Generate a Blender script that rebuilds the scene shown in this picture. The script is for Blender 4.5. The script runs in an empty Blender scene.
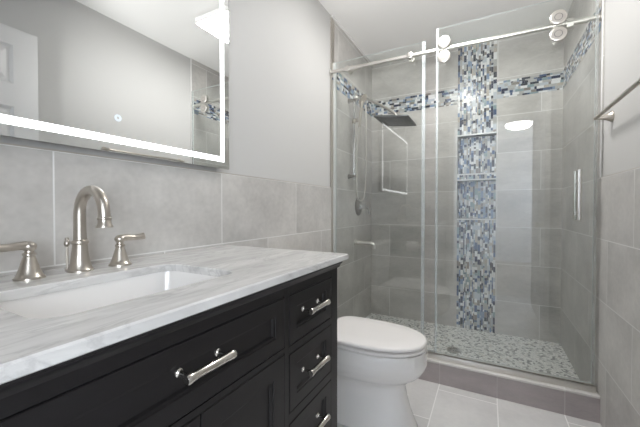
import bpy, bmesh, math, random
from mathutils import Vector, Matrix
random.seed(7)
C = bpy.context.scene.collection
PI = math.pi

# ------------------------------------------------------------------ camera, world, exposure
cam_data = bpy.data.cameras.new('camera')
cam_data.sensor_width = 36.0
cam_data.lens = 36.0 * 314.86 / 640.0
cam_data.clip_start = 0.01
cam = bpy.data.objects.new('camera', cam_data)
C.objects.link(cam)
cam.location = (1.0198, 0.0, 1.0693)
cam.rotation_euler = (math.radians(90 - 0.8607), 0, math.radians(28.062))
bpy.context.scene.camera = cam

world = bpy.data.worlds.new('world')
bpy.context.scene.world = world
world.use_nodes = True
world.node_tree.nodes['Background'].inputs[0].default_value = (0.8, 0.88, 1.0, 1)
world.node_tree.nodes['Background'].inputs[1].default_value = 0.6

vs = bpy.context.scene.view_settings
vs.view_transform = 'Standard'
vs.look = 'None'
vs.gamma = 1.0
vs.use_curve_mapping = False
vs.exposure = 0.38

CEILING_LIGHT = 37.0
MIRROR_LED = 3.6
HALL_LIGHT = 14.0
HALL_SIDE_FILL = 11.0
CEILING_FILL = 135.0

# spot added to brighten the ceiling, standing in for a bounced flash
fl = bpy.data.lights.new('ceiling_fill_spot', 'SPOT')
fl.energy = CEILING_FILL; fl.spot_size = math.radians(58); fl.spot_blend = 0.7; fl.shadow_soft_size = 0.12; fl.color = (1.0, 0.99, 0.98)
flo = bpy.data.objects.new('ceiling_fill_spot', fl); C.objects.link(flo)
flo.location = (0.9, -0.05, 1.2); flo.rotation_euler = (math.radians(180 - 60), 0, 0)

# ------------------------------------------------------------------ layout (metres)
W = 1.52          # room width
YB = 3.0          # back wall of the shower
YF = -0.22        # wall behind the camera
ZC = 2.487        # ceiling
ZT = 1.2233       # top of the tile wainscot
ROW = 0.3055
YS = 2.085        # full height tile starts here
ZCT = 0.909       # countertop
CY = 0.41         # sink centre

# ------------------------------------------------------------------ materials
def lin(r, g, b):
    def f(c):
        c /= 255.0
        return c / 12.92 if c <= 0.04045 else ((c + 0.055) / 1.055) ** 2.4
    return (f(r), f(g), f(b), 1.0)

def newmat(name):
    m = bpy.data.materials.new(name)
    m.use_nodes = True
    nt = m.node_tree
    return m, nt, nt.nodes['Principled BSDF']

def nd(nt, t, **kw):
    n = nt.nodes.new(t)
    for k, v in kw.items():
        setattr(n, k, v)
    return n

def bump(nt, b, src, strength, dist):
    n = nd(nt, 'ShaderNodeBump')
    n.inputs['Strength'].default_value = strength
    n.inputs['Distance'].default_value = dist
    nt.links.new(src, n.inputs['Height'])
    nt.links.new(n.outputs[0], b.inputs['Normal'])

def plain(name, col, rough=0.5, metal=0.0, spec=0.5, noise=0.0, nscale=40.0, coat=0.0):
    m, nt, b = newmat(name)
    b.inputs['Base Color'].default_value = col
    b.inputs['Roughness'].default_value = rough
    b.inputs['Metallic'].default_value = metal
    b.inputs['Specular IOR Level'].default_value = spec
    b.inputs['Coat Weight'].default_value = coat
    b.inputs['Coat Roughness'].default_value = 0.06
    tc = nd(nt, 'ShaderNodeTexCoord')
    nz = nd(nt, 'ShaderNodeTexNoise')
    nz.inputs['Scale'].default_value = nscale
    nz.inputs['Detail'].default_value = 4
    nt.links.new(tc.outputs['Object'], nz.inputs['Vector'])
    if noise > 0:
        mr = nd(nt, 'ShaderNodeMapRange')
        mr.inputs['To Min'].default_value = max(0.0, rough - noise)
        mr.inputs['To Max'].default_value = rough + noise
        nt.links.new(nz.outputs['Fac'], mr.inputs['Value'])
        nt.links.new(mr.outputs[0], b.inputs['Roughness'])
    return m

def paint(name, col):
    m, nt, b = newmat(name)
    b.inputs['Base Color'].default_value = col
    b.inputs['Roughness'].default_value = 0.55
    b.inputs['Specular IOR Level'].default_value = 0.3
    tc = nd(nt, 'ShaderNodeTexCoord')
    nz = nd(nt, 'ShaderNodeTexNoise')
    nz.inputs['Scale'].default_value = 260
    nt.links.new(tc.outputs['Object'], nz.inputs['Vector'])
    bump(nt, b, nz.outputs['Fac'], 0.06, 0.002)
    return m

def tile(name, ua, uo, va, vo, bw, rh, offset, base, grout, rough=0.32, streak=(2.0, 2.0, 9.0), var=0.30, mortar=0.0022):
    """Cement-look tile on world axes: u = axis ua - uo along the tile, v = axis va - vo across the rows."""
    m, nt, b = newmat(name)
    L = nt.links.new
    tc = nd(nt, 'ShaderNodeTexCoord')
    sp = nd(nt, 'ShaderNodeSeparateXYZ')
    L(tc.outputs['Object'], sp.inputs[0])
    au = nd(nt, 'ShaderNodeMath', operation='SUBTRACT'); L(sp.outputs[ua], au.inputs[0]); au.inputs[1].default_value = uo
    av = nd(nt, 'ShaderNodeMath', operation='SUBTRACT'); L(sp.outputs[va], av.inputs[0]); av.inputs[1].default_value = vo
    cb = nd(nt, 'ShaderNodeCombineXYZ'); L(au.outputs[0], cb.inputs[0]); L(av.outputs[0], cb.inputs[1])
    br = nd(nt, 'ShaderNodeTexBrick')
    br.offset = offset; br.offset_frequency = 2; br.squash = 1.0
    br.inputs['Scale'].default_value = 1.0
    br.inputs['Mortar Size'].default_value = mortar
    br.inputs['Mortar Smooth'].default_value = 0.1
    br.inputs['Brick Width'].default_value = bw
    br.inputs['Row Height'].default_value = rh
    br.inputs['Color1'].default_value = (0, 0, 0, 1)
    br.inputs['Color2'].default_value = (1, 1, 1, 1)
    br.inputs['Mortar'].default_value = (0.5, 0.5, 0.5, 1)
    L(cb.outputs[0], br.inputs['Vector'])
    mp = nd(nt, 'ShaderNodeMapping'); mp.inputs['Scale'].default_value = streak
    L(tc.outputs['Object'], mp.inputs['Vector'])
    # per tile shift of the cloudiness so neighbouring tiles differ
    sh = nd(nt, 'ShaderNodeVectorMath', operation='SCALE'); L(br.outputs['Color'], sh.inputs[0]); sh.inputs['Scale'].default_value = 7.0
    ad = nd(nt, 'ShaderNodeVectorMath', operation='ADD'); L(mp.outputs[0], ad.inputs[0]); L(sh.outputs[0], ad.inputs[1])
    n1 = nd(nt, 'ShaderNodeTexNoise'); n1.inputs['Scale'].default_value = 1.0; n1.inputs['Detail'].default_value = 5; n1.inputs['Roughness'].default_value = 0.6
    L(ad.outputs[0], n1.inputs['Vector'])
    n2 = nd(nt, 'ShaderNodeTexNoise'); n2.inputs['Scale'].default_value = 16.0; n2.inputs['Detail'].default_value = 6
    L(ad.outputs[0], n2.inputs['Vector'])
    mx = nd(nt, 'ShaderNodeMath', operation='MULTIPLY_ADD'); L(n2.outputs['Fac'], mx.inputs[0]); mx.inputs[1].default_value = 0.17; L(n1.outputs['Fac'], mx.inputs[2])
    rp = nd(nt, 'ShaderNodeMapRange')
    rp.inputs['From Min'].default_value = 0.30; rp.inputs['From Max'].default_value = 0.87
    rp.inputs['To Min'].default_value = 1 - var; rp.inputs['To Max'].default_value = 1 + var
    L(mx.outputs[0], rp.inputs['Value'])
    vm = nd(nt, 'ShaderNodeVectorMath', operation='SCALE'); vm.inputs[0].default_value = base[:3]; L(rp.outputs[0], vm.inputs['Scale'])
    mix = nd(nt, 'ShaderNodeMix', data_type='RGBA')
    L(br.outputs['Fac'], mix.inputs['Factor'])
    L(vm.outputs[0], mix.inputs['A']); mix.inputs['B'].default_value = grout
    L(mix.outputs['Result'], b.inputs['Base Color'])
    rr = nd(nt, 'ShaderNodeMapRange'); rr.inputs['To Min'].default_value = rough; rr.inputs['To Max'].default_value = 0.75
    L(br.outputs['Fac'], rr.inputs['Value']); L(rr.outputs[0], b.inputs['Roughness'])
    iv = nd(nt, 'ShaderNodeMath', operation='SUBTRACT'); iv.inputs[0].default_value = 1.0; L(br.outputs['Fac'], iv.inputs[1])
    bump(nt, b, iv.outputs[0], 0.4, 0.002)
    return m

GREY = lin(193, 190, 186)
GROUT = lin(228, 227, 225)
T_left = tile('grey_tile_left', 1, 0.407, 2, 0.0013, 0.60, ROW, 0.46, GREY, GROUT, streak=(2.5, 2.6, 3.0))
T_right = tile('grey_tile_right', 1, 1.65, 2, 0.0013, 0.60, ROW, 0.5, GREY, GROUT, streak=(2.5, 2.6, 3.0))
T_back = tile('grey_tile_back', 0, 1.385 - 0.3, 2, 0.0013, 0.60, ROW, 0.5, GREY, GROUT, streak=(2.0, 3, 4.5))
T_front = tile('grey_tile_front', 0, 0.0, 2, 0.0013, 0.60, ROW, 0.5, GREY, GROUT)
T_floor = tile('grey_tile_floor', 1, 1.66, 0, 0.767 - 4 * 0.306, 0.60, 0.306, 0.5, lin(220, 219, 218), lin(240, 239, 238), rough=0.25, streak=(3, 3, 3), var=0.14, mortar=0.003)
T_curb = tile('mauve_grey_tile_curb', 0, 0.767, 2, -0.3, 0.306, 0.8, 0.0, lin(176, 167, 166), lin(192, 187, 185), rough=0.3, streak=(4, 4, 12), var=0.2)
T_curbtop = tile('pale_stone_curb', 0, 0.767, 1, 1.5, 0.612, 0.9, 0.0, lin(218, 215, 211), lin(222, 220, 217), rough=0.25, streak=(4, 4, 4), var=0.12)

P_wall = paint('pale_grey_paint', lin(198, 197, 195))
P_ceil = paint('white_ceiling_paint', lin(238, 237, 235))
P_hall = paint('hall_paint', lin(215, 217, 222))
M_trim = plain('white_trim_paint', lin(232, 231, 229), 0.35)
M_doorw = plain('white_door_paint', lin(214, 213, 212), 0.45)
M_sch = plain('satin_metal_tile_edge', lin(198, 192, 184), 0.35, 1.0)
M_caulk = plain('tan_edge_strip', lin(200, 190, 174), 0.5)
M_nickel = plain('brushed_nickel', lin(196, 189, 180), 0.32, 1.0)
M_satin = plain('satin_steel', lin(220, 218, 214), 0.28, 1.0)
M_rail = plain('pale_satin_steel', lin(214, 211, 206), 0.36, 1.0)
M_cap = plain('roller_steel', lin(204, 200, 195), 0.38, 1.0)
M_pull = plain('polished_nickel_pull', lin(214, 210, 204), 0.2, 1.0)
M_dnickel = plain('dark_nickel', lin(150, 146, 141), 0.28, 1.0)
M_chrome = plain('chrome', lin(225, 225, 226), 0.12, 1.0)
M_headm = plain('dark_grey_shower_face', lin(105, 106, 108), 0.4, 0.6)
M_black = plain('black_cabinet_paint', lin(29, 27, 28), 0.38, 0.0, 0.32)
M_gap = plain('cabinet_interior', lin(16, 15, 16), 0.8)
M_porc = plain('white_porcelain', lin(244, 242, 240), 0.12, 0.0, 0.5, coat=0.3)
M_seat = plain('white_toilet_plastic', lin(241, 238, 236), 0.22)
M_paper = plain('toilet_paper_white', lin(238, 237, 235), 0.9)
M_card = plain('cardboard_core', lin(170, 150, 125), 0.9)
M_silver = plain('mirror_silvering', lin(236, 238, 238), 0.0, 1.0)
M_mback = plain('mirror_back_grey', lin(150, 150, 150), 0.5)
M_hfloor = plain('hall_floor_wood', lin(140, 134, 128), 0.45)
M_seal = plain('clear_vinyl_seal', lin(205, 208, 206), 0.3)
M_dark = plain('dark_rubber', lin(60, 60, 60), 0.6)
M_white = plain('white_stone_ledge', lin(226, 226, 226), 0.25)

def emit(name, col, s):
    m = bpy.data.materials.new(name); m.use_nodes = True
    nt = m.node_tree; nt.nodes.clear()
    o = nd(nt, 'ShaderNodeOutputMaterial'); e = nd(nt, 'ShaderNodeEmission')
    e.inputs[0].default_value = col; e.inputs[1].default_value = s
    nt.links.new(e.outputs[0], o.inputs[0])
    return m
M_glow = emit('ceiling_light_diffuser', (1.0, 0.985, 0.965, 1), CEILING_LIGHT)
M_led = emit('mirror_led_strip', (0.98, 0.99, 1.0, 1), MIRROR_LED)
M_btn = emit('mirror_button_glow', (0.82, 0.91, 1.0, 1), 0.85)
M_hglow = emit('hall_light_diffuser', (1.0, 0.98, 0.95, 1), HALL_LIGHT)
M_side = emit('hall_side_fill_glow', (0.86, 0.93, 1.0, 1), HALL_SIDE_FILL)  # cool glow of the added hall panel

def glass(name, tint, f0):
    """Clear pane: see-through with a Schlick mirror reflection."""
    m = bpy.data.materials.new(name); m.use_nodes = True
    nt = m.node_tree; nt.nodes.clear(); L = nt.links.new
    o = nd(nt, 'ShaderNodeOutputMaterial')
    tr = nd(nt, 'ShaderNodeBsdfTransparent'); tr.inputs[0].default_value = tint
    gl = nd(nt, 'ShaderNodeBsdfGlossy'); gl.inputs['Roughness'].default_value = 0.0; gl.inputs[0].default_value = (1, 1, 1, 1)
    lw = nd(nt, 'ShaderNodeLayerWeight'); lw.inputs['Blend'].default_value = 0.5
    pw = nd(nt, 'ShaderNodeMath', operation='POWER'); L(lw.outputs['Facing'], pw.inputs[0]); pw.inputs[1].default_value = 5.0
    ma = nd(nt, 'ShaderNodeMath', operation='MULTIPLY_ADD'); L(pw.outputs[0], ma.inputs[0]); ma.inputs[1].default_value = 1 - f0; ma.inputs[2].default_value = f0
    mx = nd(nt, 'ShaderNodeMixShader'); L(ma.outputs[0], mx.inputs[0]); L(tr.outputs[0], mx.inputs[1]); L(gl.outputs[0], mx.inputs[2])
    L(mx.outputs[0], o.inputs[0])
    return m
M_glass = glass('shower_glass', (0.972, 0.984, 0.977, 1), 0.055)
def vinyl(name, col, a):
    m, nt, b = newmat(name)
    b.inputs['Base Color'].default_value = col; b.inputs['Roughness'].default_value = 0.25; b.inputs['Alpha'].default_value = a
    return m
M_vinyl = vinyl('clear_vinyl_strip', lin(230, 239, 242), 0.27)
M_vinyl2 = vinyl('grey_clear_vinyl_strip', lin(190, 194, 191), 0.35)
M_gedge = plain('polished_glass_edge', lin(222, 230, 229), 0.15)

def marble():
    m, nt, b = newmat('white_grey_marble')
    L = nt.links.new
    tc = nd(nt, 'ShaderNodeTexCoord')
    mp = nd(nt, 'ShaderNodeMapping'); mp.inputs['Rotation'].default_value = (0.2, 0.1, math.radians(-14)); mp.inputs['Scale'].default_value = (8.0, 1.8, 6.0)
    L(tc.outputs['Object'], mp.inputs['Vector'])
    n1 = nd(nt, 'ShaderNodeTexNoise'); n1.inputs['Scale'].default_value = 1.6; n1.inputs['Detail'].default_value = 8; n1.inputs['Roughness'].default_value = 0.62; n1.inputs['Distortion'].default_value = 1.2
    L(mp.outputs[0], n1.inputs['Vector'])
    r1 = nd(nt, 'ShaderNodeValToRGB')
    e = r1.color_ramp.elements
    e[0].position = 0.28; e[0].color = lin(194, 192, 191)
    e[1].position = 0.62; e[1].color = lin(227, 226, 224)
    L(n1.outputs['Fac'], r1.inputs[0])
    n2 = nd(nt, 'ShaderNodeTexNoise'); n2.inputs['Scale'].default_value = 1.3; n2.inputs['Detail'].default_value = 9; n2.inputs['Roughness'].default_value = 0.6; n2.inputs['Distortion'].default_value = 1.8
    L(mp.outputs[0], n2.inputs['Vector'])
    ab = nd(nt, 'ShaderNodeMath', operation='SUBTRACT'); L(n2.outputs['Fac'], ab.inputs[0]); ab.inputs[1].default_value = 0.5
    ab2 = nd(nt, 'ShaderNodeMath', operation='ABSOLUTE'); L(ab.outputs[0], ab2.inputs[0])
    vr = nd(nt, 'ShaderNodeMapRange'); vr.inputs['From Min'].default_value = 0.0; vr.inputs['From Max'].default_value = 0.035; vr.inputs['To Min'].default_value = 0.38; vr.inputs['To Max'].default_value = 0.0
    L(ab2.outputs[0], vr.inputs['Value'])
    mix = nd(nt, 'ShaderNodeMix', data_type='RGBA'); L(vr.outputs[0], mix.inputs['Factor'])
    L(r1.outputs[0], mix.inputs['A']); mix.inputs['B'].default_value = lin(168, 166, 166)
    L(mix.outputs['Result'], b.inputs['Base Color'])
    b.inputs['Roughness'].default_value = 0.2
    return m
M_marble = marble()

def pebble():
    m, nt, b = newmat('white_grey_stone_chips')
    L = nt.links.new
    tc = nd(nt, 'ShaderNodeTexCoord')
    mp = nd(nt, 'ShaderNodeMapping'); mp.inputs['Scale'].default_value = (62, 62, 62)
    L(tc.outputs['Object'], mp.inputs['Vector'])
    v1 = nd(nt, 'ShaderNodeTexVoronoi', voronoi_dimensions='2D', feature='F1'); v1.inputs['Scale'].default_value = 1.0
    v2 = nd(nt, 'ShaderNodeTexVoronoi', voronoi_dimensions='2D', feature='DISTANCE_TO_EDGE'); v2.inputs['Scale'].default_value = 1.0
    L(mp.outputs[0], v1.inputs['Vector']); L(mp.outputs[0], v2.inputs['Vector'])
    rp = nd(nt, 'ShaderNodeValToRGB')
    cr = rp.color_ramp; cr.interpolation = 'CONSTANT'
    cols = [(0.0, (150, 152, 150)), (0.08, (238, 239, 236)), (0.34, (246, 246, 243)), (0.50, (196, 198, 196)), (0.66, (249, 248, 246)), (0.86, (130, 134, 134)), (0.95, (222, 219, 212))]
    cr.elements[0].position = 0; cr.elements[0].color = lin(*cols[0][1])
    cr.elements[1].position = cols[1][0]; cr.elements[1].color = lin(*cols[1][1])
    for p, c in cols[2:]:
        el = cr.elements.new(p); el.color = lin(*c)
    sx = nd(nt, 'ShaderNodeSeparateColor'); L(v1.outputs['Color'], sx.inputs[0]); L(sx.outputs[0], rp.inputs[0])
    ed = nd(nt, 'ShaderNodeMapRange'); ed.inputs['From Min'].default_value = 0.04; ed.inputs['From Max'].default_value = 0.10
    L(v2.outputs['Distance'], ed.inputs['Value'])
    mix = nd(nt, 'ShaderNodeMix', data_type='RGBA'); L(ed.outputs[0], mix.inputs['Factor'])
    mix.inputs['A'].default_value = lin(206, 206, 203); L(rp.outputs[0], mix.inputs['B'])
    L(mix.outputs['Result'], b.inputs['Base Color'])
    b.inputs['Roughness'].default_value = 0.4
    bump(nt, b, ed.outputs[0], 0.3, 0.001)
    return m
M_pebble = pebble()

def chipmat(n, c, r=0.22):
    return plain('glass_chip_' + n, lin(*c), r, 0.0, 0.6)
CHIPS = [chipmat('pearl', (230, 231, 231)), chipmat('ice_blue', (192, 199, 206)), chipmat('pale_grey', (180, 180, 178)),
         chipmat('sky_blue', (128, 148, 176)), chipmat('steel_blue', (72, 92, 126)), chipmat('navy', (34, 44, 72)),
         chipmat('slate', (48, 54, 66)), chipmat('sand', (186, 178, 166)), chipmat('taupe', (138, 132, 126)), chipmat('sea_grey', (140, 160, 164))]
CHIPW = [22, 16, 18, 10, 10, 11, 11, 7, 6, 6]
M_cgrout = plain('chip_grout', lin(188, 188, 187), 0.7)

# ------------------------------------------------------------------ mesh helpers
def obj(name, bm, mats, parent=None, smooth=35):
    me = bpy.data.meshes.new(name)
    bmesh.ops.recalc_face_normals(bm, faces=bm.faces[:])
    bm.to_mesh(me); bm.free()
    for m in (mats if isinstance(mats, (list, tuple)) else [mats]):
        me.materials.append(m)
    if smooth:
        me.shade_smooth()
        me.set_sharp_from_angle(angle=math.radians(smooth))
    o = bpy.data.objects.new(name, me)
    C.objects.link(o)
    if parent:
        o.parent = parent
        o.matrix_parent_inverse = Matrix.Translation(parent.location).inverted()
    return o

def B():
    return bmesh.new()

def box(bm, x0, x1, y0, y1, z0, z1, bev=0.0, mi=0, seg=2):
    r = bmesh.ops.create_cube(bm, size=1.0)
    vsx = r['verts']
    for v in vsx:
        v.co = Vector(((x0 + x1) / 2 + v.co.x * (x1 - x0), (y0 + y1) / 2 + v.co.y * (y1 - y0), (z0 + z1) / 2 + v.co.z * (z1 - z0)))
    fs = set(f for v in vsx for f in v.link_faces)
    for f in fs: f.material_index = mi
    if bev > 0:
        es = list(set(e for v in vsx for e in v.link_edges))
        bmesh.ops.bevel(bm, geom=es, offset=bev, segments=seg, affect='EDGES', profile=0.5)
    return bm

def loft(bm, rings, cap0=True, cap1=True, mi=0, closed=True):
    """rings: equally long lists of points."""
    vr = [[bm.verts.new(p) for p in r] for r in rings]
    n = len(vr[0])
    for a, b_ in zip(vr, vr[1:]):
        for i in range(n if closed else n - 1):
            f = bm.faces.new((a[i], a[(i + 1) % n], b_[(i + 1) % n], b_[i])); f.material_index = mi
    if cap0: bm.faces.new(vr[0][::-1]).material_index = mi
    if cap1: bm.faces.new(vr[-1]).material_index = mi
    return bm

def frame(d):
    d = Vector(d).normalized()
    u = d.orthogonal().normalized()
    return u, d.cross(u)

def lathe(bm, p, d, prof, n=24, mi=0):
    """prof: (distance along d, radius)."""
    p = Vector(p); d = Vector(d).normalized(); u, v = frame(d)
    rings = [[p + d * t + (u * math.cos(2 * PI * k / n) + v * math.sin(2 * PI * k / n)) * max(r, 1e-4) for k in range(n)] for t, r in prof]
    return loft(bm, rings, mi=mi)

def cyl(bm, a, b_, r, n=20, mi=0, bev=0.0):
    a = Vector(a); b_ = Vector(b_); L = (b_ - a).length
    if bev:
        return lathe(bm, a, b_ - a, [(0, r - bev), (bev, r), (L - bev, r), (L, r - bev)], n, mi)
    return lathe(bm, a, b_ - a, [(0, r), (L, r)], n, mi)

def tube(bm, pts, rad, n=14, mi=0):
    """Round tube along a polyline; rad a number or a list; pts may carry a squash per point through rad tuples (ru, rv)."""
    pts = [Vector(p) for p in pts]
    rs = rad if isinstance(rad, list) else [rad] * len(pts)
    t0 = (pts[1] - pts[0]).normalized()
    u = t0.orthogonal().normalized()
    rings = []
    for i, p in enumerate(pts):
        t = (pts[min(i + 1, len(pts) - 1)] - pts[max(i - 1, 0)]).normalized()
        u = (u - t * u.dot(t)).normalized(); v = t.cross(u)
        r = rs[i]
        ra, rb = r if isinstance(r, tuple) else (r, r)
        rings.append([p + u * math.cos(2 * PI * k / n) * ra + v * math.sin(2 * PI * k / n) * rb for k in range(n)])
    return loft(bm, rings, mi=mi)

def catmull(pts, n=8):
    P = [Vector(p) for p in pts]; P = [P[0] * 2 - P[1]] + P + [P[-1] * 2 - P[-2]]
    out = []
    for i in range(1, len(P) - 2):
        for k in range(n):
            t = k / n
            out.append(0.5 * ((2 * P[i]) + (P[i + 1] - P[i - 1]) * t + (2 * P[i - 1] - 5 * P[i] + 4 * P[i + 1] - P[i + 2]) * t * t + (3 * P[i] - P[i - 1] - 3 * P[i + 1] + P[i + 2]) * t ** 3))
    out.append(P[-2])
    return out

def panel_front(bm, y0, y1, z0, z1, xf, th=0.02, border=0.036, depth=0.010):
    """Shaker-like front facing +x with a moulded step down to a recessed panel."""
    def rect(x, i):
        return [(x, y0 + i, z0 + i), (x, y1 - i, z0 + i), (x, y1 - i, z1 - i), (x, y0 + i, z1 - i)]
    rings = [rect(xf - th, 0), rect(xf - 0.0015, 0), rect(xf, 0.0015), rect(xf, border), rect(xf - 0.003, border + 0.0015),
             rect(xf - 0.004, border + 0.006), rect(xf - depth, border + 0.009)]
    return loft(bm, rings)

def thing(name, label, cat, loc, group=None):
    o = bpy.data.objects.new(name, None)
    o.empty_display_size = 0.05
    C.objects.link(o); o.location = loc
    return tag(o, label, cat, group)

def tag(o, label, cat, group=None):
    o['label'] = label; o['category'] = cat
    if group: o['group'] = group
    return o

def struct(name, bm, m, parent=None, smooth=35):
    o = obj(name, bm, m, parent, smooth)
    if not parent: o['kind'] = 'structure'
    return o

# ------------------------------------------------------------------ the setting
PT = 0.008   # paint lies this far behind the tile face
bm = B(); box(bm, 0, W, YF - 0.12, 2.17, -0.1, 0.0); struct('floor', bm, T_floor)
bm = B(); box(bm, 0, W, 2.17, YB, -0.1, 0.03); struct('floor_shower', bm, M_pebble)
bm = B(); box(bm, -0.12, W + 0.12, YF - 0.12, YB + 0.22, ZC, ZC + 0.1); struct('ceiling', bm, P_ceil)

bm = B(); box(bm, -0.12, -PT, YF - 0.12, YB + 0.2, -0.1, ZC)
wl = struct('wall_left', bm, P_wall)
bm = B()
box(bm, -PT, 0, YF, YS, 0, ZT); box(bm, -PT, 0, YS, YB, 0, ZC)
obj('wall_tile', bm, T_left, wl, 0)
bm = B(); box(bm, W + PT, W + 0.12, YF - 0.12, YB + 0.2, -0.1, ZC)
wr = struct('wall_right', bm, P_wall)
bm = B()
box(bm, W, W + PT, YF, YS - 0.02, 0, ZT); box(bm, W, W + PT, YS - 0.02, YB, 0, ZC)
obj('wall_tile', bm, T_right, wr, 0)

# back wall with two niches inside the mosaic strip
SX0, SX1 = 0.782, 1.078
NZ = [(0.985, 1.312), (1.372, 1.697)]
ND = 0.085
bm = B()
box(bm, -0.12, SX0, YB, YB + 0.2, -0.1, ZC)
box(bm, SX1, W + 0.12, YB, YB + 0.2, -0.1, ZC)
for z0, z1 in ((-0.1, NZ[0][0]), (NZ[0][1], NZ[1][0]), (NZ[1][1], ZC)):
    box(bm, SX0, SX1, YB, YB + 0.2, z0, z1)
for z0, z1 in NZ:
    box(bm, SX0, SX1, YB + ND, YB + 0.2, z0, z1)
wb = struct('wall_back', bm, T_back, smooth=0)

def chips(bm, u0, u1, v0, v1, place, along_u):
    """Random glass chips filling a rectangle; place(u, v, d) -> point; long side along u or v."""
    g = 0.0013
    if along_u: a0, a1, b0, b1 = v0, v1, u0, u1
    else: a0, a1, b0, b1 = u0, u1, v0, v1
    widths = []
    s = a0
    while s < a1 - 0.004:
        w = random.choice([0.010, 0.013, 0.017, 0.021])
        if a1 - s - w < 0.009: w = a1 - s
        widths.append((s, s + w)); s += w
    last = None
    for (s0, s1) in widths:
        t = b0 - random.random() * 0.03
        while t < b1:
            l = random.choice([0.016, 0.024, 0.034, 0.046, 0.058])
            t0, t1 = max(t, b0), min(t + l, b1)
            t += l
            if t1 - t0 < 0.005: continue
            k = random.choices(range(10), CHIPW)[0]
            if k == last: k = random.choices(range(10), CHIPW)[0]
            last = k
            h = random.uniform(0.0022, 0.0034)
            tl = random.uniform(-0.0006, 0.0006)
            if along_u: q = [(t0 + g / 2, s0 + g / 2), (t1 - g / 2, s0 + g / 2), (t1 - g / 2, s1 - g / 2), (t0 + g / 2, s1 - g / 2)]
            else: q = [(s0 + g / 2, t0 + g / 2), (s1 - g / 2, t0 + g / 2), (s1 - g / 2, t1 - g / 2), (s0 + g / 2, t1 - g / 2)]
            lo = [bm.verts.new(place(u, v, 0.0008)) for u, v in q]
            hi = [bm.verts.new(place(u, v, h + (tl if i in (0, 1) else -tl))) for i, (u, v) in enumerate(q)]
            f = bm.faces.new(hi); f.material_index = k + 1
            for i in range(4):
                f = bm.faces.new((lo[i], lo[(i + 1) % 4], hi[(i + 1) % 4], hi[i])); f.material_index = k + 1
    # grout bed
    q = [bm.verts.new(place(u, v, 0.001)) for u, v in ((u0, v0), (u1, v0), (u1, v1), (u0, v1))]
    bm.faces.new(q).material_index = 0

CM = [M_cgrout] + CHIPS
onback = lambda u, v, d: (u, YB - d, v)
bm = B()
chips(bm, SX0, SX1, 0.03, NZ[0][0] - 0.012, onback, False)
chips(bm, SX0, SX1, NZ[0][1] + 0.012, NZ[1][0] - 0.012, onback, False)
chips(bm, SX0, SX1, NZ[1][1] + 0.012, ZC, onback, False)
for z0, z1 in NZ:
    chips(bm, SX0, SX1, z0, z1, lambda u, v, d: (u, YB + ND - d, v), False)
obj('mosaic_strip', bm, CM, wb, 0)
BZ0, BZ1 = 1.978, 2.118
bm = B(); chips(bm, 0.0, SX0 - 0.002, BZ0, BZ1, onback, True); chips(bm, SX1 + 0.002, W, BZ0, BZ1, onback, True)
obj('mosaic_band', bm, CM, wb, 0)
bm = B(); chips(bm, YS + 0.012, YB - 0.004, BZ0, BZ1, lambda u, v, d: (d, u, v), True)
obj('mosaic_band', bm, CM, wl, 0)
bm = B(); chips(bm, YS + 0.012, YB - 0.004, BZ0, BZ1, lambda u, v, d: (W - d, u, v), True)
obj('mosaic_band', bm, CM, wr, 0)
for k, z in enumerate((NZ[0][0], NZ[0][1], NZ[1][0], NZ[1][1])):
    bm = B()
    if k % 2 == 0: box(bm, SX0, SX1, YB - 0.008, YB + ND - 0.004, z - 0.012, z, 0.002)
    else: box(bm, SX0, SX1, YB - 0.008, YB + ND - 0.004, z, z + 0.012, 0.002)
    obj('niche_ledge', bm, M_white, wb)

# wall behind the camera with the doorway to the hall
DX0, DX1, DZ = 0.64, 1.50, 2.12
bm = B()
box(bm, -PT, DX0, YF - 0.12, YF, 0, ZC); box(bm, DX0, W + PT, YF - 0.12, YF, DZ, ZC); box(bm, DX1, W + PT, YF - 0.12, YF, 0, DZ)
struct('wall_front', bm, P_wall)
bm = B()
box(bm, DX0 - 0.06, DX0 - 0.002, YF, YF + 0.015, 0, DZ + 0.06, 0.004); box(bm, DX0 - 0.06, W - 0.002, YF, YF + 0.015, DZ + 0.002, DZ + 0.06, 0.004)
struct('trim_1', bm, M_trim)
# hall beyond the doorway
bm = B(); box(bm, 0.1, 2.6, -3.3, YF - 0.12, -0.1, 0.0); struct('floor_hall', bm, M_hfloor)
bm = B(); box(bm, 0.1, 2.6, -3.3, YF - 0.12, ZC, ZC + 0.1); struct('ceiling_hall', bm, P_ceil)
bm = B(); box(bm, 0.1, 2.6, -3.42, -3.3, -0.1, ZC + 0.1); struct('wall_hall', bm, P_hall)
bm = B(); box(bm, -0.02, 0.1, -3.42, YF - 0.12, -0.1, ZC + 0.1); struct('wall_hall_left', bm, P_hall)
bm = B(); box(bm, 2.6, 2.72, -3.42, YF - 0.12, -0.1, ZC + 0.1); box(bm, W + 0.12, 2.6, YF - 0.12, YF, -0.1, ZC + 0.1); struct('wall_hall_right', bm, P_hall)
w2 = bpy.data.objects.new('fill_panel_1', None); C.objects.link(w2); w2.location = (2.6, -1.9, 0.8); w2['kind'] = 'structure'  # made-up window: framed glowing panel added to fill the bathroom with light
bm = B()
for a in ((-3.04, -3.0, 0.76, 2.14), (-1.0, -0.96, 0.76, 2.14), (-3.0, -1.0, 0.76, 0.8), (-3.0, -1.0, 2.1, 2.14), (-2.02, -1.98, 0.8, 2.1)):
    box(bm, 2.57, 2.6, a[0], a[1], a[2], a[3], 0.003)
obj('fill_panel_frame', bm, M_trim, w2)
bm = B(); box(bm, 2.592, 2.5995, -3.0, -1.0, 0.8, 2.1); obj('pane', bm, M_side, w2)

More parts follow.
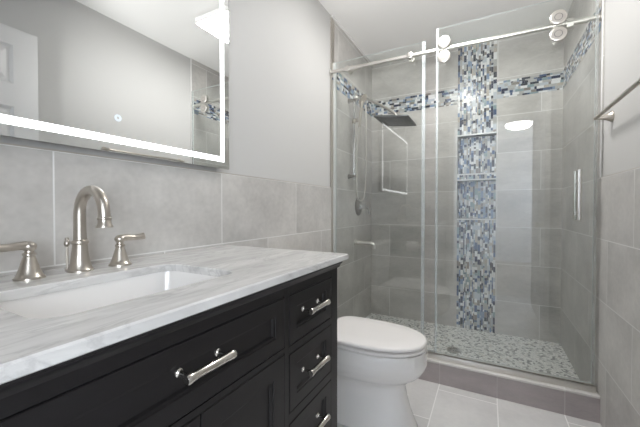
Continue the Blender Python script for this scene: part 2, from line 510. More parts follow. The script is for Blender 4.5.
# tile edge strips, ceiling bead
bm = B(); box(bm, 0, 0.004, YS - 0.006, YS + 0.004, ZT, ZC - 0.02); box(bm, 0, 0.003, YS + 0.004, YS + 0.05, 0.0, ZC - 0.02)
struct('trim_2', bm, M_sch)
bm = B(); box(bm, 0, 0.012, YS + 0.004, YB, ZC - 0.016, ZC, 0.003); struct('trim_3', bm, M_trim)
bm = B(); box(bm, W - 0.004, W, YS - 0.026, YS - 0.014, ZT, ZC); struct('trim_4', bm, M_trim)
bm = B(); box(bm, -PT, -0.0005, YF, YS - 0.01, ZT, ZT + 0.004); struct('trim_5', bm, M_sch)
bm = B(); box(bm, W + 0.0005, W + PT, YF, YS - 0.03, ZT, ZT + 0.004); struct('trim_6', bm, M_sch)

# open white panelled door against the right wall (seen in the mirror)
door = bpy.data.objects.new('door_1', None); C.objects.link(door); door.location = (1.46, 0.0, 0.0); door['kind'] = 'structure'
bm = B()
dx = 1.445; dy0, dy1, dz0, dz1 = -0.02, 0.888, 0.012, 2.105
ys = [dy0, dy0 + 0.11, 0.384, 0.484, dy1 - 0.112, dy1]
zs = [dz0, 0.22, 0.86, 1.0, 1.655, 1.785, 2.005, dz1]
for i in (0, 2, 4): box(bm, dx, dx + 0.035, ys[i], ys[i + 1], dz0, dz1)
for i in (1, 3):
    for j in (0, 2, 4, 6): box(bm, dx, dx + 0.035, ys[i], ys[i + 1], zs[j], zs[j + 1])
obj('door_leaf', bm, M_doorw, door, 0)
for i in (1, 3):
    for j in (1, 3, 5):
        bm = B()
        def rc(x, q): return [(x, ys[i] + q, zs[j] + q), (x, ys[i + 1] - q, zs[j] + q), (x, ys[i + 1] - q, zs[j + 1] - q), (x, ys[i] + q, zs[j + 1] - q)]
        loft(bm, [rc(dx + 0.03, 0), rc(dx + 0.002, 0), rc(dx + 0.013, 0.014), rc(dx + 0.013, 0.026), rc(dx + 0.004, 0.05)])
        obj('door_panel', bm, M_doorw, door, 20)
bm = B(); lathe(bm, (dx, 0.82, 0.93), (-1, 0, 0), [(0, 0.03), (0.006, 0.03), (0.01, 0.012), (0.035, 0.011), (0.04, 0.024), (0.055, 0.028), (0.068, 0.02), (0.071, 0.0)])
obj('door_handle', bm, M_nickel, door)

# ------------------------------------------------------------------ shower curb
curb = thing('shower_curb', 'low tiled shower curb with pale top and mauve grey front', 'curb', (0.76, 2.08, 0))
bm = B(); box(bm, 0, W, 2.025, 2.17, 0.0, 0.122); obj('curb_front', bm, T_curb, curb)
bm = B(); box(bm, 0, W, 2.021, 2.172, 0.122, 0.136, 0.004); obj('curb_top', bm, T_curbtop, curb)

dr = thing('shower_drain', 'round grey drain in the pebbled shower floor', 'drain', (0.805, 2.495, 0.03))
bm = B(); lathe(bm, (0.805, 2.495, 0.03), (0, 0, 1), [(0, 0.052), (0.003, 0.052), (0.004, 0.048), (0.003, 0.04)], 28); obj('drain_ring', bm, M_satin, dr)
bm = B(); cyl(bm, (0.805, 2.495, 0.0332), (0.805, 2.495, 0.0345), 0.04, 24)
for a in range(8):
    an = a * PI / 4
    cyl(bm, (0.805 + 0.024 * math.cos(an), 2.495 + 0.024 * math.sin(an), 0.0346), (0.805 + 0.024 * math.cos(an), 2.495 + 0.024 * math.sin(an), 0.035), 0.004, 8, 1)
obj('drain_grate', bm, [M_satin, M_dark], dr)

# ------------------------------------------------------------------ vanity cabinet
VY0, VY1 = -0.185, 1.013
XF = 0.55
van = thing('vanity_cabinet', 'black wooden bathroom vanity cabinet with nickel bar pulls', 'cabinet', (0.28, CY, 0))
bm = B()
box(bm, 0.002, XF - 0.024, VY0, VY0 + 0.02, 0.0, 0.886)                                # left side panel
box(bm, 0.002, 0.014, VY0 + 0.02, VY1 - 0.02, 0.11, 0.886)                              # back
box(bm, 0.014, XF - 0.024, VY0 + 0.02, VY1 - 0.02, 0.11, 0.13)                          # bottom
box(bm, 0.014, XF - 0.024, 0.114, 0.132, 0.13, 0.886); box(bm, 0.014, XF - 0.024, 0.685, 0.703, 0.13, 0.886)
box(bm, 0.002, XF - 0.07, VY0 + 0.04, VY1 - 0.05, 0.0, 0.11)                           # plinth
box(bm, 0.002, XF - 0.04, VY1 - 0.02, VY1, 0.0, 0.862)                                  # right side panel
SEC = [(-0.133, 0.113), (0.133, 0.683), (0.704, 0.962)]
edges = [VY0, SEC[0][0], SEC[0][1], SEC[1][0], SEC[1][1], SEC[2][0], SEC[2][1], VY1]
for i in (0, 2, 4, 6):
    box(bm, XF - 0.024, XF, edges[i], edges[i + 1], 0.0 if i in (0, 6) else 0.11, 0.862, 0.0015, seg=1)
DZS = [(0.325, 0.487), (0.513, 0.677), (0.697, 0.838)]
for i in (0, 2):
    s = SEC[i]
    for z0, z1 in ((0.11, 0.15), (0.313, 0.325), (0.487, 0.513), (0.677, 0.697), (0.838, 0.862)):
        box(bm, XF - 0.024, XF, s[0], s[1], z0, z1)
    box(bm, XF - 0.024, XF, s[0], s[1], 0.15, 0.313)
s = SEC[1]
for z0, z1 in ((0.11, 0.15), (0.688, 0.702), (0.838, 0.862)):
    box(bm, XF - 0.024, XF, s[0], s[1], z0, z1)
obj('body', bm, M_black, van, 30)
bm = B()
def mould(y0, y1):
    prof = [(XF - 0.03, 0.862), (XF + 0.004, 0.862), (XF + 0.006, 0.866), (XF + 0.009, 0.872), (XF + 0.016, 0.879), (XF + 0.018, 0.888), (XF - 0.03, 0.888)]
    loft(bm, [[(x, y, z) for x, z in prof] for y in (y0, y1)])
mould(VY0, VY1 + 0.006)
obj('top_moulding', bm, M_black, van, 25)

def pull(parent, y, z, xf, half=0.057, post=0.045, vertical=False):
    """Bar pull with flared ends on two posts with rosettes."""
    P = (lambda t, x: (x, y, z + t)) if vertical else (lambda t, x: (x, y + t, z))
    bm = B()
    for s_ in (-1, 1):
        lathe(bm, P(s_ * post, xf), (1, 0, 0), [(0, 0.0085), (0.003, 0.0078), (0.005, 0.005), (0.008, 0.0038), (0.022, 0.0038), (0.027, 0.006), (0.031, 0.006)], 16)
    d = (0, 0, 1) if vertical else (0, 1, 0)
    L = 2 * half
    lathe(bm, P(-half, xf + 0.034), d, [(0, 0.0085), (0.002, 0.0098), (0.008, 0.0098), (0.012, 0.009), (0.018, 0.0088), (0.02, 0.0080), (L / 2, 0.0080), (L - 0.02, 0.0080), (L - 0.018, 0.0088), (L - 0.012, 0.009), (L - 0.008, 0.0098), (L - 0.002, 0.0098), (L, 0.0085)], 18)
    return obj('pull', bm, M_pull, parent)

G = 0.0025
for i in (2, 0):
    s = SEC[i]
    for z0, z1 in reversed(DZS):
        bm = B(); panel_front(bm, s[0] + G, s[1] - G, z0 + G, z1 - G, XF + 0.001)
        d = obj('drawer', bm, M_black, van, 20)
        pull(d, (s[0] + s[1]) / 2, (z0 + z1) / 2 + (0.008 if z0 > 0.68 else 0.002), XF - 0.009)
s = SEC[1]
bm = B(); panel_front(bm, s[0] + G, s[1] - G, 0.702 + G, 0.838 - G, XF + 0.001)
d = obj('drawer', bm, M_black, van, 20)
pull(d, CY + 0.003, 0.781, XF - 0.009)
mid = (s[0] + s[1]) / 2
for y0, y1, py in ((s[0], mid, mid - 0.03), (mid, s[1], mid + 0.03)):
    bm = B(); panel_front(bm, y0 + G, y1 - G / 2, 0.15 + G, 0.688 - G, XF + 0.001, border=0.046)
    d = obj('door', bm, M_black, van, 20)
    pull(d, py, 0.44, XF + 0.001, vertical=True)

# ------------------------------------------------------------------ countertop and sink
def rrect(x0, x1, y0, y1, r, n=8):
    out = []
    for cx, cy, a in ((x1 - r, y1 - r, 0), (x0 + r, y1 - r, 90), (x0 + r, y0 + r, 180), (x1 - r, y0 + r, 270)):
        for k in range(n + 1):
            t = math.radians(a + 90 * k / n)
            out.append((cx + r * math.cos(t), cy + r * math.sin(t)))
    return out

KX0, KX1, KY0, KY1 = 0.0005, 0.581, -0.2, 1.039
SKX0, SKX1, SKY0, SKY1 = 0.192, 0.462, 0.205, 0.608
NQ = 8
inner = rrect(SKX0, SKX1, SKY0, SKY1, 0.045, NQ)
outer = []
for (x, y), q in zip(inner, [k // (NQ + 1) for k in range(len(inner))]):
    pass
def outer_ring(b_):
    """outer rectangle sampled to match the hole's point count (corner arcs collapse towards each corner)."""
    x0, x1, y0, y1 = KX0 + b_, KX1 - b_, KY0 + b_, KY1 - b_
    cs = ((x1, y1), (x0, y1), (x0, y0), (x1, y0))
    out = []
    for q, (cx, cy) in enumerate(cs):
        for k in range(NQ + 1):
            t = (k / NQ - 0.5) * 0.06
            if q == 0: p = (cx, cy + min(t, 0)) if t < 0 else (cx - t, cy)
            elif q == 1: p = (cx - min(t, 0), cy) if t < 0 else (cx, cy - t)
            elif q == 2: p = (cx, cy - min(t, 0)) if t < 0 else (cx + t, cy)
            else: p = (cx + min(t, 0), cy) if t < 0 else (cx, cy + t)
            out.append(p)
    return out
Z0 = 0.8885
bm = B()
def ring(pts, z): return [(x, y, z) for x, y in pts]
inner2 = rrect(SKX0 - 0.002, SKX1 + 0.002, SKY0 - 0.002, SKY1 + 0.002, 0.046, NQ)
loft(bm, [ring(inner, Z0), ring(inner, ZCT - 0.002), ring(inner2, ZCT), ring(outer_ring(0.003), ZCT), ring(outer_ring(0.0), ZCT - 0.003), ring(outer_ring(0), Z0 + 0.002), ring(outer_ring(0.002), Z0), ring(inner, Z0)], False, False)
bmesh.ops.remove_doubles(bm, verts=bm.verts[:], dist=1e-5)
ct = obj('countertop', bm, M_marble, None, 30)
tag(ct, 'white and grey veined marble countertop on the black vanity', 'countertop')

bm = B()
rings = []
for dz, ins, r in ((0.0, 0.0, 0.045), (-0.02, 0.002, 0.046), (-0.10, 0.012, 0.052), (-0.135, 0.03, 0.06), (-0.147, 0.06, 0.06), (-0.15, 0.10, 0.03)):
    rings.append(ring(rrect(SKX0 - 0.004 + ins, SKX1 + 0.004 - ins, SKY0 - 0.004 + ins, SKY1 + 0.004 - ins, r, NQ), Z0 - 0.001 + dz))
back = []
for dz, ins, r in ((-0.162, 0.10, 0.03), (-0.158, 0.055, 0.06), (-0.14, 0.02, 0.06), (-0.10, 0.002, 0.052), (-0.012, -0.012, 0.05), (-0.011, -0.022, 0.05), (0.0, -0.022, 0.05)):
    back.append(ring(rrect(SKX0 - 0.004 + ins, SKX1 + 0.004 - ins, SKY0 - 0.004 + ins, SKY1 + 0.004 - ins, r, NQ), Z0 - 0.001 + dz))
loft(bm, rings[::-1], True, False); loft(bm, [rings[0], back[-1]], False, False); loft(bm, back, True, False)
bmesh.ops.remove_doubles(bm, verts=bm.verts[:], dist=1e-5)
sink = thing('sink', 'white porcelain rectangular undermount sink in the marble countertop', 'sink', ((SKX0 + SKX1) / 2, CY, Z0 - 0.16))
obj('basin', bm, M_porc, sink, 50)
bm = B(); lathe(bm, (0.31, CY, Z0 - 0.151), (0, 0, 1), [(0, 0.028), (0.003, 0.028), (0.005, 0.024), (0.004, 0.018), (0.009, 0.016), (0.011, 0.0)]); obj('drain', bm, M_nickel, sink)

# ------------------------------------------------------------------ faucet
FX, FY = 0.089, 0.426
fc = thing('faucet', 'brushed nickel gooseneck bathroom faucet with two lever handles on marble', 'faucet', (FX, FY, ZCT))
bm = B()
lathe(bm, (FX, FY, ZCT), (0, 0, 1), [(0, 0.0285), (0.004, 0.0285), (0.008, 0.0255), (0.02, 0.0225), (0.045, 0.0185), (0.068, 0.016), (0.070, 0.0185), (0.074, 0.0192), (0.078, 0.0185), (0.080, 0.0155)], 32)
obj('base', bm, M_nickel, fc)
bm = B()
pts = [(FX, FY, ZCT + 0.079), (FX, FY, ZCT + 0.11), (FX, FY, ZCT + 0.135), (FX, FY, ZCT + 0.146)]
R = 0.056
for k in range(1, 17):
    a = PI - k * PI * 0.98 / 16
    pts.append((FX + R + R * math.cos(a), FY, ZCT + 0.150 + R * math.sin(a)))
pts += [(FX + 2 * R + 0.0015, FY, ZCT + 0.138)]
tube(bm, pts, [0.0148] + [0.0138] * 3 + [0.0132] * (len(pts) - 4), 20)
lathe(bm, (FX + 2 * R + 0.0015, FY, ZCT + 0.140), (0.03, 0, -1), [(0, 0.0135), (0.002, 0.0155), (0.005, 0.0155), (0.007, 0.0138), (0.016, 0.0145), (0.022, 0.0185), (0.025, 0.0185), (0.0255, 0.012), (0.02, 0.011)], 24)
obj('spout', bm, M_nickel, fc)
bm = B()
lathe(bm, (FX - 0.037, FY - 0.013, ZCT), (0, 0, 1), [(0, 0.006), (0.003, 0.006), (0.004, 0.003), (0.062, 0.003), (0.064, 0.0055), (0.068, 0.007), (0.074, 0.0065), (0.078, 0.004), (0.084, 0.0045), (0.087, 0.0)], 16)
obj('lift_rod', bm, M_nickel, fc)
for hy, s_ in ((FY - 0.104, -1), (FY + 0.098, 1)):
    bm = B()
    hx = FX + 0.004
    lathe(bm, (hx, hy, ZCT), (0, 0, 1), [(0, 0.0285), (0.004, 0.0285), (0.007, 0.025), (0.018, 0.0205), (0.042, 0.0135), (0.052, 0.0105), (0.054, 0.0125), (0.058, 0.0125), (0.060, 0.009), (0.066, 0.0085)], 28)
    h = obj('handle', bm, M_nickel, fc)
    bm = B()
    lathe(bm, (hx, hy, ZCT + 0.064), (0, 0, 1), [(0, 0.008), (0.004, 0.0125), (0.010, 0.0142), (0.016, 0.0125), (0.020, 0.008), (0.022, 0.0)], 24)
    pp = catmull([(hx, hy, ZCT + 0.076), (hx + 0.002, hy + s_ * 0.02, ZCT + 0.077), (hx + 0.004, hy + s_ * 0.04, ZCT + 0.075), (hx + 0.006, hy + s_ * (0.058 if s_ > 0 else 0.075), ZCT + 0.077), (hx + 0.007, hy + s_ * (0.068 if s_ > 0 else 0.088), ZCT + 0.079)], 5)
    rr = []
    for i in range(len(pp)):
        t = i / (len(pp) - 1)
        a = 0.0105 * (1 - t) + 0.0062 * t if t < 0.45 else 0.0080 + (t - 0.45) * 0.004
        if i == len(pp) - 1: a *= 0.7
        rr.append((a, a))
    tube(bm, pp, rr, 16)
    obj('lever', bm, M_nickel, h)

# ------------------------------------------------------------------ lit mirror
MY0, MY1, MZ0, MZ1 = -0.2, 1.02, 1.239, 2.012
MX = 0.03
mi = thing('mirror', 'large frameless wall mirror with glowing white border above the vanity', 'mirror', (0.0, CY, MZ0))
bm = B(); box(bm, -PT, MX - 0.006, MY0 + 0.03, MY1 - 0.03, MZ0 + 0.02, MZ1 - 0.02); obj('back_box', bm, M_mback, mi)
bm = B(); box(bm, MX - 0.006, MX, MY0, MY1, MZ0, MZ1, 0.0); obj('glass', bm, M_silver, mi, 0)
e0, e1 = 0.028, 0.0485
bm = B()
def strip(y0, y1, z0, z1): box(bm, MX, MX + 0.0006, y0, y1, z0, z1)
strip(MY0 + e0, MY1 - e0, MZ0 + e0, MZ0 + e1); strip(MY0 + e0, MY1 - e0, MZ1 - e1, MZ1 - e0)
strip(MY0 + e0, MY0 + e1, MZ0 + e1, MZ1 - e1); strip(MY1 - e1, MY1 - e0, MZ0 + e1, MZ1 - e1)
obj('light_border', bm, M_led, mi, 0)
bm = B()
n = 24
cy_, cz_ = 0.557, 1.344
for r0, r1 in ((0.004, 0.0105),):
    a = [bm.verts.new((MX + 0.0006, cy_ + r0 * math.cos(2 * PI * k / n), cz_ + r0 * math.sin(2 * PI * k / n))) for k in range(n)]
    b_ = [bm.verts.new((MX + 0.0006, cy_ + r1 * math.cos(2 * PI * k / n), cz_ + r1 * math.sin(2 * PI * k / n))) for k in range(n)]
    for k in range(n): bm.faces.new((a[k], a[(k + 1) % n], b_[(k + 1) % n], b_[k]))
bt = obj('touch_button', bm, M_btn, mi, 0)
bt['label'] = 'small round glowing touch button'

# ------------------------------------------------------------------ toilet
TY = 1.535
def egg(xb, xf, hw, z, n=48, kb=2.8, kf=2.15, y=TY):
    xc = xb + (xf - xb) * 0.46
    out = []
    for k in range(n):
        t = 2 * PI * k / n
        c, s_ = math.cos(t), math.sin(t)
        e = kf if c > 0 else kb
        a = (xf - xc) if c > 0 else (xc - xb)
        out.append((xc + a * math.copysign(abs(c) ** (2 / e), c), y + hw * math.copysign(abs(s_) ** (2 / e), s_), z))
    return out
to = thing('toilet', 'white two-piece toilet with closed lid between vanity and shower', 'toilet', (0.4, TY, 0))
bm = B()
prof = [(0.0, 0.15, 0.728, 0.120), (0.012, 0.15, 0.730, 0.122), (0.03, 0.155, 0.722, 0.118), (0.09, 0.17, 0.698, 0.104), (0.16, 0.19, 0.678, 0.092), (0.205, 0.21, 0.670, 0.090), (0.225, 0.22, 0.680, 0.104),
        (0.243, 0.225, 0.700, 0.122), (0.262, 0.23, 0.727, 0.143), (0.285, 0.235, 0.750, 0.160), (0.31, 0.24, 0.765, 0.172), (0.335, 0.24, 0.772, 0.178), (0.340, 0.24, 0.769, 0.181), (0.375, 0.24, 0.771, 0.182), (0.392, 0.24, 0.769, 0.181), (0.399, 0.245, 0.770, 0.176)]
loft(bm, [egg(xb, xf, hw, z, kf=2.1 if z > 0.22 else 2.5) for z, xb, xf, hw in prof])
bowl = obj('bowl', bm, M_porc, to, 60)
bm = B()
for s_ in (-1, 1):
    pts = catmull([(0.15, TY + s_ * 0.05, 0.30), (0.20, TY + s_ * 0.075, 0.24), (0.265, TY + s_ * 0.075, 0.18), (0.25, TY + s_ * 0.075, 0.10), (0.19, TY + s_ * 0.075, 0.05)], 6)
    tube(bm, pts, 0.042, 16)
obj('trapway', bm, M_porc, bowl, 60)
bm = B(); box(bm, 0.03, 0.26, TY - 0.17, TY + 0.17, 0.315, 0.399, 0.02, seg=4); obj('tank_deck', bm, M_porc, bowl, 60)
bm = B(); loft(bm, [egg(0.285, 0.763, 0.175, 0.4045, kb=4), egg(0.28, 0.769, 0.180, 0.4075, kb=4), egg(0.28, 0.769, 0.180, 0.417, kb=4), egg(0.285, 0.764, 0.175, 0.4205, kb=4)])
obj('seat', bm, M_seat, to, 50)
bm = B(); loft(bm, [egg(0.268, 0.764, 0.173, 0.4265, kb=5), egg(0.263, 0.770, 0.181, 0.4295, kb=5), egg(0.263, 0.770, 0.181, 0.436, kb=5), egg(0.267, 0.766, 0.177, 0.4425, kb=5), egg(0.28, 0.760, 0.166, 0.4455, kb=5), egg(0.35, 0.68, 0.10, 0.4475, kb=5)])
obj('lid', bm, M_seat, to, 50)
for s_ in (-1, 1):
    bm = B(); cyl(bm, (0.262, TY + s_ * 0.07 - 0.022, 0.414), (0.262, TY + s_ * 0.07 + 0.022, 0.414), 0.011, 14, bev=0.002)
    obj('hinge', bm, M_seat, to)
bm = B()
loft(bm, [[(x, y, z) for x, y in rrect(0.022 + i, 0.218 - i, TY - 0.215 + i, TY + 0.215 - i, 0.035)] for z, i in ((0.4, 0.02), (0.41, 0.012), (0.5, 0.006), (0.745, 0.0))])
tk = obj('tank', bm, M_porc, to, 50)
bm = B()
loft(bm, [[(x, y, z) for x, y in rrect(0.014 + i, 0.228 - i, TY - 0.225 + i, TY + 0.225 - i, 0.035)] for z, i in ((0.745, 0.004), (0.75, 0), (0.772, 0), (0.779, 0.005), (0.781, 0.014))])
obj('tank_lid', bm, M_porc, to, 50)
bm = B(); lathe(bm, (0.218, TY - 0.15, 0.70), (1, 0, 0), [(0, 0.014), (0.008, 0.014), (0.011, 0.010), (0.018, 0.010)], 16); tube(bm, [(0.232, TY - 0.152, 0.70), (0.235, TY - 0.11, 0.697), (0.235, TY - 0.07, 0.694)], [0.006, 0.005, 0.008], 12)
obj('flush_lever', bm, M_chrome, to)

# toilet paper on the side of the vanity (seen mirrored in the shower glass)
TPX, TPZ, TPY = 0.365, 0.71, 1.085
tp = thing('toilet_paper_holder', 'nickel toilet paper holder on the vanity side facing the toilet', 'toilet paper holder', (TPX, 1.013, TPZ))
bm = B(); cyl(bm, (TPX + 0.085, 1.0135, TPZ), (TPX + 0.085, 1.02, TPZ), 0.022, 24, bev=0.002); obj('wall_plate', bm, M_nickel, tp)
bm = B(); tube(bm, catmull([(TPX + 0.085, 1.018, TPZ), (TPX + 0.085, 1.06, TPZ), (TPX + 0.083, 1.078, TPZ), (TPX + 0.07, TPY, TPZ), (TPX, TPY, TPZ), (TPX - 0.07, TPY, TPZ)], 6), 0.007, 12); obj('arm', bm, M_nickel, tp)
bm = B()
nn = 36
def circ(r, x): return [(x, TPY + r * math.cos(2 * PI * k / nn), TPZ - 0.0125 + r * math.sin(2 * PI * k / nn)) for k in range(nn)]
loft(bm, [circ(0.0195, TPX - 0.05), circ(0.05, TPX - 0.05), circ(0.05, TPX + 0.05), circ(0.0195, TPX + 0.05), circ(0.0195, TPX - 0.05)], False, False)
bmesh.ops.remove_doubles(bm, verts=bm.verts[:], dist=1e-5)
tr_ = obj('toilet_paper_roll', bm, M_paper)
tag(tr_, 'white toilet paper roll on the holder at the vanity side', 'toilet paper')

# ------------------------------------------------------------------ shower glass
def pane(bm, x0, x1, y0, y1, z0, z1):
    box(bm, x0, x1, y0, y1, z0, z1)
    bm.normal_update()
    for f in bm.faces:
        if abs(f.normal.y) < 0.5: f.material_index = 1
YD = 2.058   # front face of the sliding pane
fx = thing('fixed_glass_panel', 'fixed clear glass shower panel beside the left tile wall', 'glass panel', (0.33, 2.128, 0.137))
bm = B(); pane(bm, 0.006, 0.655, 2.124, 2.132, 0.141, 2.148); obj('glass_pane', bm, [M_glass, M_gedge], fx, 0)
bm = B(); box(bm, 0.003, 0.0055, 2.117, 2.139, 0.137, 2.148); box(bm, 0.0055, 0.02, 2.117, 2.1235, 0.137, 2.148); box(bm, 0.0055, 0.02, 2.1325, 2.139, 0.137, 2.148); obj('wall_channel', bm, M_seal, fx)
bm = B(); box(bm, 0.655, 0.657, 2.1235, 2.1325, 0.141, 2.148); box(bm, 0.637, 0.657, 2.1215, 2.1235, 0.141, 2.148); obj('edge_seal', bm, M_vinyl, fx)

YR = 2.080
def zr(x): return 2.065 - 0.0165 * x
ZR = zr(0.76)
ra = thing('shower_door_rail', 'pale steel rail carrying the sliding glass shower door', 'rail', (0.76, YR, ZR))
bm = B(); cyl(bm, (0.012, YR, zr(0)), (W - 0.012, YR, zr(W)), 0.0125, 20); obj('rail_bar', bm, M_rail, ra)
for x, d in ((0.0005, 1), (W - 0.0005, -1)):
    bm = B(); lathe(bm, (x, YR, zr(x)), (d, 0, 0), [(0, 0.021), (0.008, 0.021), (0.010, 0.0135), (0.03, 0.0132)], 24); obj('wall_flange', bm, M_rail, ra)
for x in (0.135, 0.57):
    bm = B()
    lathe(bm, (x, YR - 0.017, zr(x)), (0, 1, 0), [(0, 0.014), (0.002, 0.019), (0.036, 0.019), (0.0435, 0.012)], 20)
    pc = obj('panel_clamp', bm, M_rail, ra)
    bm = B(); lathe(bm, (x, 2.1325, zr(x)), (0, 1, 0), [(0, 0.018), (0.005, 0.018), (0.008, 0.014)], 20)
    obj('clamp_cap', bm, M_rail, pc)
for x, q in ((0.160, 0.021), (1.392, 0.030)):
    bm = B(); lathe(bm, (x - 0.018, YR + q - 0.0125, zr(x)), (1, 0, 0), [(0, q - 0.005), (0.004, q), (0.032, q), (0.036, q - 0.005)], 10)
    st = obj('stopper', bm, M_rail, ra, 20)
    if q > 0.02:
        bm = B(); lathe(bm, (x + 0.0185, YR + 0.004, zr(x + 0.05)), (1, 0, -0.0165), [(0, 0.0164), (0.055, 0.0164), (0.058, 0.0135)], 20); obj('sleeve', bm, M_rail, st)

sd = thing('sliding_glass_door', 'clear sliding glass shower door hanging from rollers', 'shower door', (1.11, YD + 0.004, 0.17))
bm = B(); pane(bm, 0.735, 1.492, YD, YD + 0.008, 0.176, 2.172); obj('glass_pane', bm, [M_glass, M_gedge], sd, 0)
for x in (0.778, 1.338):
    for s_ in (1, -1):
        z = zr(x) + 0.0435 * s_ - 0.0165
        bm = B()
        lathe(bm, (x, YD - 0.0005, z), (0, -1, 0), [(0, 0.0375), (0.010, 0.0375), (0.0135, 0.0345), (0.0145, 0.031), (0.0145, 0.0185), (0.0125, 0.0180), (0.0125, 0.0160), (0.0145, 0.0155), (0.0145, 0.0)], 36)
        r_ = obj('roller_cap', bm, M_cap, sd)
        bm = B(); lathe(bm, (x, YD - 0.0131, z), (0, -1, 0), [(0, 0.0181), (0.0004, 0.0181), (0.0004, 0.0158), (0, 0.0158)], 36); obj('ring_groove', bm, M_headm, r_)
        zc = zr(x) + 0.0447 * s_
        bm = B(); lathe(bm, (x, YD + 0.0085, zc), (0, 1, 0), [(0, 0.012), (0.003, 0.012), (0.004, 0.0305), (0.007, 0.0318), (0.022, 0.0318), (0.024, 0.0305)], 28)
        obj('wheel', bm, M_rail, r_)
hx = 1.426
for s_, nm in ((-1, 0), (1, 1)):
    bm = B()
    y = YD - 0.042 if s_ < 0 else YD + 0.042
    y_in = YD - 0.0004 if s_ < 0 else YD + 0.0084
    cyl(bm, (hx, y, 1.012), (hx, y, 1.268), 0.0095, 18, bev=0.001)
    for z in (1.045, 1.205):
        cyl(bm, (hx, y_in, z), (hx, y, z), 0.008, 14)
        d = -1 if s_ < 0 else 1
        lathe(bm, (hx, y_in, z), (0, d, 0), [(0, 0.0125), (0.005, 0.0125), (0.006, 0.009)], 16)
    obj('handle', bm, M_satin, sd)
bm = B(); box(bm, 1.4925, 1.503, YD - 0.001, YD + 0.009, 0.176, 2.172); obj('edge_seal', bm, M_vinyl2, sd)
bm = B(); box(bm, 0.7325, 0.7345, YD - 0.0005, YD + 0.0085, 0.176, 2.172); box(bm, 0.7325, 0.746, YD - 0.0025, YD - 0.0005, 0.176, 2.172); obj('edge_seal', bm, M_vinyl, sd)
th = thing('door_threshold', 'slim pale metal guide rail lying on the shower curb', 'threshold', (0.76, 2.06, 0.136))
bm = B(); box(bm, 0.02, W - 0.01, 2.046, 2.052, 0.1365, 0.168, 0.001); box(bm, 0.02, W - 0.01, 2.052, 2.076, 0.1365, 0.152); box(bm, 0.02, W - 0.01, 2.072, 2.076, 0.152, 0.165); obj('guide_bar', bm, M_rail, th)
bm = B(); box(bm, 0.69, 0.735, 2.0765, 2.10, 0.1365, 0.18, 0.003); obj('bottom_guide', bm, M_seal, th)

# ------------------------------------------------------------------ shower fittings on the left wall
BY, BX = 2.41, 0.05
sb = thing('slide_bar', 'upright brushed nickel slide bar on the left shower wall', 'slide bar', (0.0, BY, 1.33))
bm = B(); cyl(bm, (BX, BY, 1.31), (BX, BY, 1.985), 0.0095, 16, bev=0.001); obj('bar', bm, M_chrome, sb)
for z in (1.335, 1.955):
    bm = B(); lathe(bm, (0.0035, BY, z), (1, 0, 0), [(0, 0.022), (0.006, 0.022), (0.012, 0.014), (0.034, 0.012), (0.036, 0.014), (0.06, 0.014), (0.062, 0.010)], 18); obj('bracket', bm, M_dnickel, sb)
bm = B(); lathe(bm, (BX, BY, 1.765), (0, 0, 1), [(0, 0.014), (0.003, 0.017), (0.033, 0.017), (0.036, 0.014)], 18); lathe(bm, (BX + 0.012, BY, 1.783), (1, 0, 0.25), [(0, 0.010), (0.012, 0.010), (0.014, 0.015), (0.022, 0.016), (0.024, 0.013)], 16); obj('slider', bm, M_nickel, sb)

hs = thing('hand_shower', 'brushed nickel hand shower with looping hose on the slide bar', 'hand shower', (BX + 0.055, BY, 1.79))
bm = B()
hp = catmull([(BX + 0.050, BY - 0.004, 1.73), (BX + 0.056, BY - 0.005, 1.80), (BX + 0.064, BY - 0.006, 1.87), (BX + 0.075, BY - 0.006, 1.93)], 5)
tube(bm, hp, [0.0095 + 0.003 * math.sin(i / len(hp) * 3) for i in range(len(hp))], 14); obj('handle', bm, M_nickel, hs)
bm = B(); lathe(bm, (BX + 0.068, BY - 0.006, 1.952), (0.8, 0, -0.55), [(-0.012, 0.01), (-0.008, 0.03), (0.006, 0.046), (0.014, 0.048), (0.017, 0.045)], 26); obj('spray_head', bm, M_nickel, hs)
bm = B()
ho = catmull([(BX + 0.049, BY - 0.004, 1.735), (BX + 0.04, BY + 0.004, 1.66), (BX + 0.024, BY + 0.004, 1.55), (BX + 0.022, BY + 0.006, 1.32), (BX + 0.02, BY + 0.018, 1.18), (BX + 0.03, BY + 0.07, 1.135), (BX + 0.045, BY + 0.12, 1.18), (BX + 0.05, BY + 0.145, 1.35), (BX + 0.05, BY + 0.15, 1.70), (BX + 0.045, BY + 0.155, 1.955)], 10)
tube(bm, ho, 0.0065, 10); obj('hose', bm, M_rail, hs)

HY = 2.425
rh = thing('rain_shower_head', 'wide square rain shower head on a sloping wall arm', 'shower head', (0.0, HY, 2.03))
bm = B(); lathe(bm, (0.0035, 2.565, 2.03), (1, 0, 0), [(0, 0.03), (0.006, 0.03), (0.010, 0.02), (0.02, 0.014)], 24); obj('wall_flange', bm, M_rail, rh)
bm = B(); tube(bm, catmull([(0.02, 2.565, 2.03), (0.06, 2.56, 2.026), (0.12, 2.54, 1.99), (0.28, 2.47, 1.885), (0.36, 2.435, 1.825), (0.39, HY, 1.79), (0.392, HY, 1.765)], 6), 0.0105, 14); lathe(bm, (0.06, 2.562, 2.00), (0, 0, -1), [(-0.02, 0.010), (0, 0.012), (0.03, 0.012), (0.045, 0.008)], 14); obj('arm', bm, M_rail, rh)
bm = B()
box(bm, -0.128, 0.128, -0.152, 0.152, -0.006, 0.006, 0.003)
lathe(bm, (0, 0, 0.006), (0, 0, 1), [(0, 0.03), (0.004, 0.028), (0.012, 0.014), (0.02, 0.013)], 20)
for i in range(9):
    for j in range(11):
        lathe(bm, (-0.104 + i * 0.026, -0.13 + j * 0.026, -0.006), (0, 0, -1), [(0, 0.003), (0.002, 0.0022)], 6, 1)
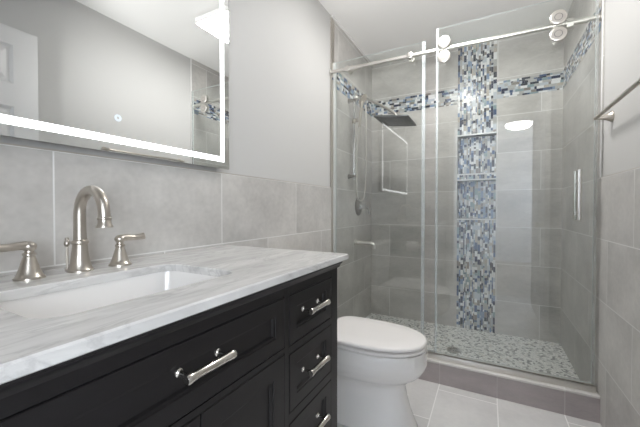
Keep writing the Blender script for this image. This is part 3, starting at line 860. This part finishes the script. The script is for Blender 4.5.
M4 = Matrix.Translation((0.388, HY, 1.747)) @ Matrix.Rotation(math.radians(6.5), 4, 'Y')
bmesh.ops.transform(bm, matrix=M4, verts=bm.verts[:])
obj('head', bm, [M_headm, M_dark], rh)

VYy, VZ = 2.64, 1.09
va = thing('shower_valve', 'round nickel shower valve with lever handle on the left wall', 'shower valve', (0, VYy, VZ))
bm = B(); lathe(bm, (0.0005, VYy, VZ), (1, 0, 0), [(0, 0.082), (0.004, 0.082), (0.009, 0.074), (0.012, 0.04), (0.02, 0.034)], 36); obj('plate', bm, M_dnickel, va)
bm = B(); lathe(bm, (0.02, VYy, VZ), (1, 0, 0), [(0, 0.028), (0.01, 0.026), (0.03, 0.022), (0.05, 0.026), (0.062, 0.024), (0.066, 0.015)], 24); tube(bm, [(0.07, VYy, VZ + 0.01), (0.078, VYy + 0.03, VZ - 0.005), (0.08, VYy + 0.055, VZ - 0.04), (0.08, VYy + 0.06, VZ - 0.07)], [0.009, 0.008, 0.0075, 0.009], 12); obj('lever', bm, M_chrome, va)

SY, SZ = 2.57, 0.775
tb = thing('wall_spout', 'straight brushed nickel spout low on the left shower wall', 'spout', (0, SY, SZ))
bm = B(); lathe(bm, (0.0005, SY, SZ), (1, 0, 0), [(0, 0.030), (0.006, 0.030), (0.012, 0.022)], 24); obj('wall_flange', bm, M_satin, tb)
bm = B(); tube(bm, [(0.01, SY, SZ), (0.08, SY, SZ), (0.14, SY, SZ - 0.001), (0.16, SY, SZ - 0.006), (0.168, SY, SZ - 0.02), (0.168, SY, SZ - 0.045)], [0.02, 0.018, 0.017, 0.0165, 0.016, 0.016], 18); obj('spout_tube', bm, M_rail, tb)

# ------------------------------------------------------------------ towel bar on the right wall
tw = thing('towel_bar', 'brushed nickel towel bar on the white upper right wall', 'towel bar', (W, 1.6, 1.49))
for y in (1.935, 1.30):
    bm = B(); lathe(bm, (W + PT - 0.0005, y, 1.498), (-1, 0, 0), [(0, 0.026), (0.004, 0.026), (0.008, 0.022), (0.022, 0.0145), (0.04, 0.0105), (0.058, 0.0085), (0.066, 0.0085), (0.068, 0.006)], 24); obj('post', bm, M_nickel, tw)
bm = B(); cyl(bm, (W - 0.052, 1.292, 1.498), (W - 0.052, 1.943, 1.498), 0.0078, 16, bev=0.001); obj('bar', bm, M_nickel, tw)

# ------------------------------------------------------------------ lamps
cl = thing('ceiling_light', 'square flush ceiling light glowing white above the vanity front', 'ceiling light', (0.79, 1.78, ZC))
bm = B()
def sq(i, z): return [(x, y, z) for x, y in rrect(0.62 + i, 0.95 - i, 1.62 + i, 1.95 - i, 0.02)]
loft(bm, [sq(0.06, ZC - 0.0005), sq(0.06, ZC - 0.02), sq(0.0, ZC - 0.022), sq(0.0, ZC - 0.058), sq(0.006, ZC - 0.058), sq(0.006, ZC - 0.05), sq(0.06, ZC - 0.05)])
obj('base', bm, M_trim, cl)
bm = B()
loft(bm, [sq(0.0065, ZC - 0.0505), sq(0.0065, ZC - 0.056), sq(0.05, ZC - 0.060), sq(0.12, ZC - 0.0615)])
obj('diffuser', bm, M_glow, cl)
for x in (0.70, 0.88):
    bm = B(); lathe(bm, (x, 1.785, ZC - 0.0618), (0, 0, -1), [(0, 0.008), (0.005, 0.008), (0.009, 0.003)], 12)
    obj('finial', bm, M_satin, cl)
hl = thing('hall_light', 'round dome ceiling light mirrored in the shower door glass', 'ceiling light', (1.46, -2.02, ZC))
bm = B(); cyl(bm, (1.46, -2.02, ZC - 0.02), (1.46, -2.02, ZC - 0.0005), 0.205, 32); obj('base', bm, M_trim, hl)
bm = B(); lathe(bm, (1.46, -2.02, ZC - 0.021), (0, 0, -1), [(0, 0.20), (0.03, 0.19), (0.06, 0.155), (0.08, 0.10), (0.09, 0.04), (0.092, 0.0)], 32); obj('dome', bm, M_hglow, hl)
